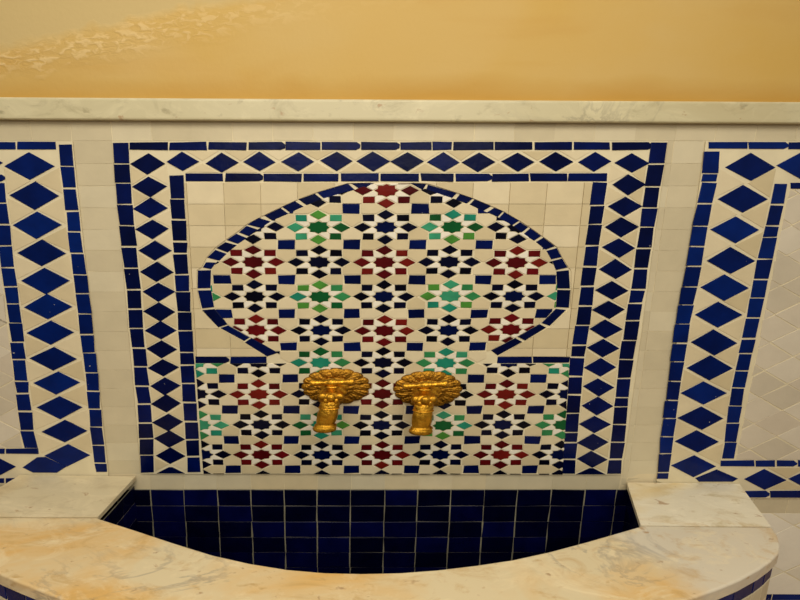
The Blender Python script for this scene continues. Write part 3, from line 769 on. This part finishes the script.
def make_tap(label, loc, lean, spout_lean, bar_tilt, bar_turn):
    global LEAN
    LEAN = lean
    tap = thing('brass_tap', label, 'tap', loc, 'brass taps on the mosaic')
    R0 = .0715
    def rosette():
        mb = MB(); pts = []; N = 192; M = 34
        for i in range(M+1):
            f = i/M; row = []
            for k in range(N):
                th = 2*math.pi*k/N
                sc = abs(math.cos(8*th))**.6                    # sixteen scallops
                edge_r = R0*(.93+.07*sc)
                r = edge_r*f
                h = .003+.013*(1-f)**.8
                if f > .52:
                    g = (f-.52)/.48; lobe = math.sin(math.pi*min(1, g*1.02))**.6
                    h += lobe*(.0030*sc+.0012)+.0010*lobe*math.cos(40*th+9*g)*(.5+.5*sc)
                elif f > .2:
                    g = (f-.2)/.32; lobe = math.sin(math.pi*g)**.7
                    h += lobe*(.0045*abs(math.cos(6*th+.2))**.7+.002)
                if i == M: h = .0
                row.append((r*SX*math.cos(th), -h, r*math.sin(th)))
            pts.append(row)
        mb.grid(pts, PATINA, closed_u=True)
        mb.face(pts[-1], PATINA)
        return mb
    rosette().build('rosette', tap, smooth=True, recalc=True)
    vb = MB()
    keys = [(lx(.016), -.012, .0, .027, 0), (lx(.022), -.020, 0, .029, .05), (lx(.030), -.028, 0, .024, .0), (lx(.045), -.044, .0, .021, 0), (lx(.052), -.052, 0, .026, .06), (lx(.060), -.060, .0, .026, .06), (lx(.068), -.068, 0, .021, 0), (lx(.088), -.088, -.001, .0225, 0), (lx(.102), -.104, -.002, .020, 0), (lx(.108), -.112, -.003, .012, 0)]
    pp = smooth_path(keys, 4)
    tube(vb, [p[:3] for p in pp], [p[3] for p in pp], 40, BRASS, lobes=[p[4] for p in pp])
    vb.build('valve_body', tap, smooth=True, recalc=True)
    sp = MB()
    keys = [(lx(.086), -.086, -.002, .016, 0), (lx(.092), -.096, -.018, .0185, 0), (lx(.095), -.100, -.030, .0190, .03), (lx(.098), -.103, -.036, .0175, 0), (lx(.104), -.106, -.054, .0195, .025), (lx(.110), -.109, -.078, .0190, .025), (lx(.115), -.111, -.092, .0178, 0), (lx(.116), -.112, -.097, .0200, 0), (lx(.117), -.113, -.103, .0226, 0), (lx(.118), -.114, -.109, .0230, 0), (lx(.118), -.114, -.1125, .0215, 0)]
    keys = [(k_[0]+spout_lean*(k_[2]+.002), *k_[1:]) for k_ in keys]
    pp = smooth_path(keys, 5)
    tube(sp, [p[:3] for p in pp], [p[3] for p in pp], 48, BRASS, lobes=[p[4] for p in pp])
    spo = sp.build('spout', tap, smooth=True, recalc=True)
    for (zz, yy, rr) in ((-.0355, -.1030, .0180), (-.0955, -.1120, .0190)):
        rg = MB(); pts = []
        for i in range(33):
            a = 2*math.pi*i/32
            pts.append([(lx(-yy)*.96+spout_lean*(zz+.002)+(rr+.0028*math.cos(b_*math.pi/4))*SX*math.cos(a), yy+(rr+.0028*math.cos(b_*math.pi/4))*math.sin(a), zz+.0028*math.sin(b_*math.pi/4)) for b_ in range(8)])
        rg.grid(pts, BRASS, closed_u=True)
        rg.build('spout_ring', spo, smooth=True, recalc=True)
    co = MB()                                    # leafy collar where the body turns down into the spout
    for a_, rz_ in ((-90, .0150), (-150, .0130), (-30, .0130)):
        a = math.radians(a_)
        ball(co, (lx(.092)+.0185*SX*math.cos(a), -.094+.0185*math.sin(a), .004), (.0098, .0098, rz_), BRASS)
    for a_ in (-120, -60, -175, -5):
        a = math.radians(a_)
        ball(co, (lx(.092)+.0185*SX*math.cos(a), -.094+.0185*math.sin(a), -.008), (.0062, .0062, .0095), BRASS)
    co.build('leaf_collar', tap, smooth=True, recalc=True)
    st_ = MB()
    keys = [(lx(.078), -.078, .012, .013, 0), (lx(.078), -.078, .024, .011, 0), (lx(.078), -.078, .028, .0145, 0), (lx(.078), -.078, .034, .0145, 0), (lx(.078), -.078, .038, .009, 0), (lx(.078), -.078, .046, .008, 0)]
    pp = smooth_path(keys, 4)
    def vtube(mb, pp, n):
        pts = [[(p[0]+p[3]*SX*math.cos(2*math.pi*k/n), p[1]+p[3]*math.sin(2*math.pi*k/n), p[2]) for k in range(n)] for p in pp]
        mb.grid(pts, BRASS, closed_u=True); mb.face(pts[0][::-1], BRASS); mb.face(pts[-1], BRASS)
    vtube(st_, pp, 28)
    st_.build('stem', tap, smooth=True, recalc=True)
    def handle(half):
        mb = MB(); pts = []; n = 20
        prof = [(-1,.001),(-.99,.0066),(-.94,.0092),(-.80,.0088),(-.68,.0070),(-.5,.0062),(-.3,.0064),(-.16,.0078),(-.06,.0100),(.06,.0100),(.16,.0078),(.3,.0064),(.5,.0062),(.68,.0070),(.80,.0088),(.94,.0092),(.99,.0066),(1,.001)]
        for t, r in prof:
            pts.append([(half*t, r*1.45*math.cos(2*math.pi*k/n), r*1.38*math.sin(2*math.pi*k/n)) for k in range(n)])
        mb.grid(pts, BRASS, closed_u=True)
        return mb
    hd = handle(.078).build('handle', tap, smooth=True, recalc=True, loc=(lx(.078), -.078, .046))
    hd.rotation_euler = (0, math.radians(bar_tilt), math.radians(bar_turn))

    return tap
p1, p2 = at_wall(336, 386.5, -.0095), at_wall(427.8, 389, -.0095)
make_tap('left of two ornate brass taps, its cross bar almost level', (p1[0], -.0095, p1[1]), -.20, .16, -2.0, 0)
make_tap('right of two ornate brass taps, its cross bar tilted up to the right', (p2[0], -.0095, p2[1]), -.36, .02, -5.5, -4)

# ------------------------------------------------------------------ light and camera
wd = bpy.data.worlds.new('World'); SC.world = wd; wd.use_nodes = True
n, l = wd.node_tree.nodes, wd.node_tree.links; bg = n['Background']
tc = n.new('ShaderNodeTexCoord'); sx_ = n.new('ShaderNodeSeparateXYZ'); l.new(tc.outputs['Generated'], sx_.inputs[0])
rp_ = n.new('ShaderNodeValToRGB'); e_ = rp_.color_ramp.elements
mr = n.new('ShaderNodeMapRange'); mr.inputs[1].default_value = -1; mr.inputs[2].default_value = 1; l.new(sx_.outputs[2], mr.inputs[0])
e_[0].position, e_[0].color = .3, (.08, .065, .045, 1); e_[1].position, e_[1].color = .85, (1.0, .90, .73, 1)
l.new(mr.outputs[0], rp_.inputs['Fac']); l.new(rp_.outputs['Color'], bg.inputs['Color']); bg.inputs['Strength'].default_value = .5
def area(name, loc, target, size, power, col):
    la = bpy.data.lights.new(name, 'AREA'); la.shape = 'RECTANGLE'; la.size, la.size_y = size; la.energy = power; la.color = col
    o = bpy.data.objects.new(name, la); C.objects.link(o); o.location = loc
    o.rotation_euler = (Vector(target)-Vector(loc)).to_track_quat('-Z', 'Y').to_euler()
    return o
area('ceiling_light', (.1, -1.5, 2.35), (.2, -.2, .0), (2.8, .9), 30, (1.0, .93, .79))
area('room_light', (.3, -2.9, 1.9), (.3, 0, .0), (2.6, 1.0), 16, (1.0, .94, .82))

cam = bpy.data.cameras.new('camera'); co_ = bpy.data.objects.new('camera', cam); C.objects.link(co_)
co_.location = (0, -D, H); co_.rotation_euler = (math.pi/2-TH, 0, 0)
cam.sensor_fit = 'HORIZONTAL'; cam.sensor_width = 36; cam.lens = 36*F/800; cam.shift_x = (400-PU)/800; cam.clip_start = .02
SC.camera = co_
SC.view_settings.view_transform = 'Standard'; SC.view_settings.look = 'None'
SC.view_settings.gamma = 1; SC.view_settings.use_curve_mapping = False
SC.view_settings.exposure = 0.2
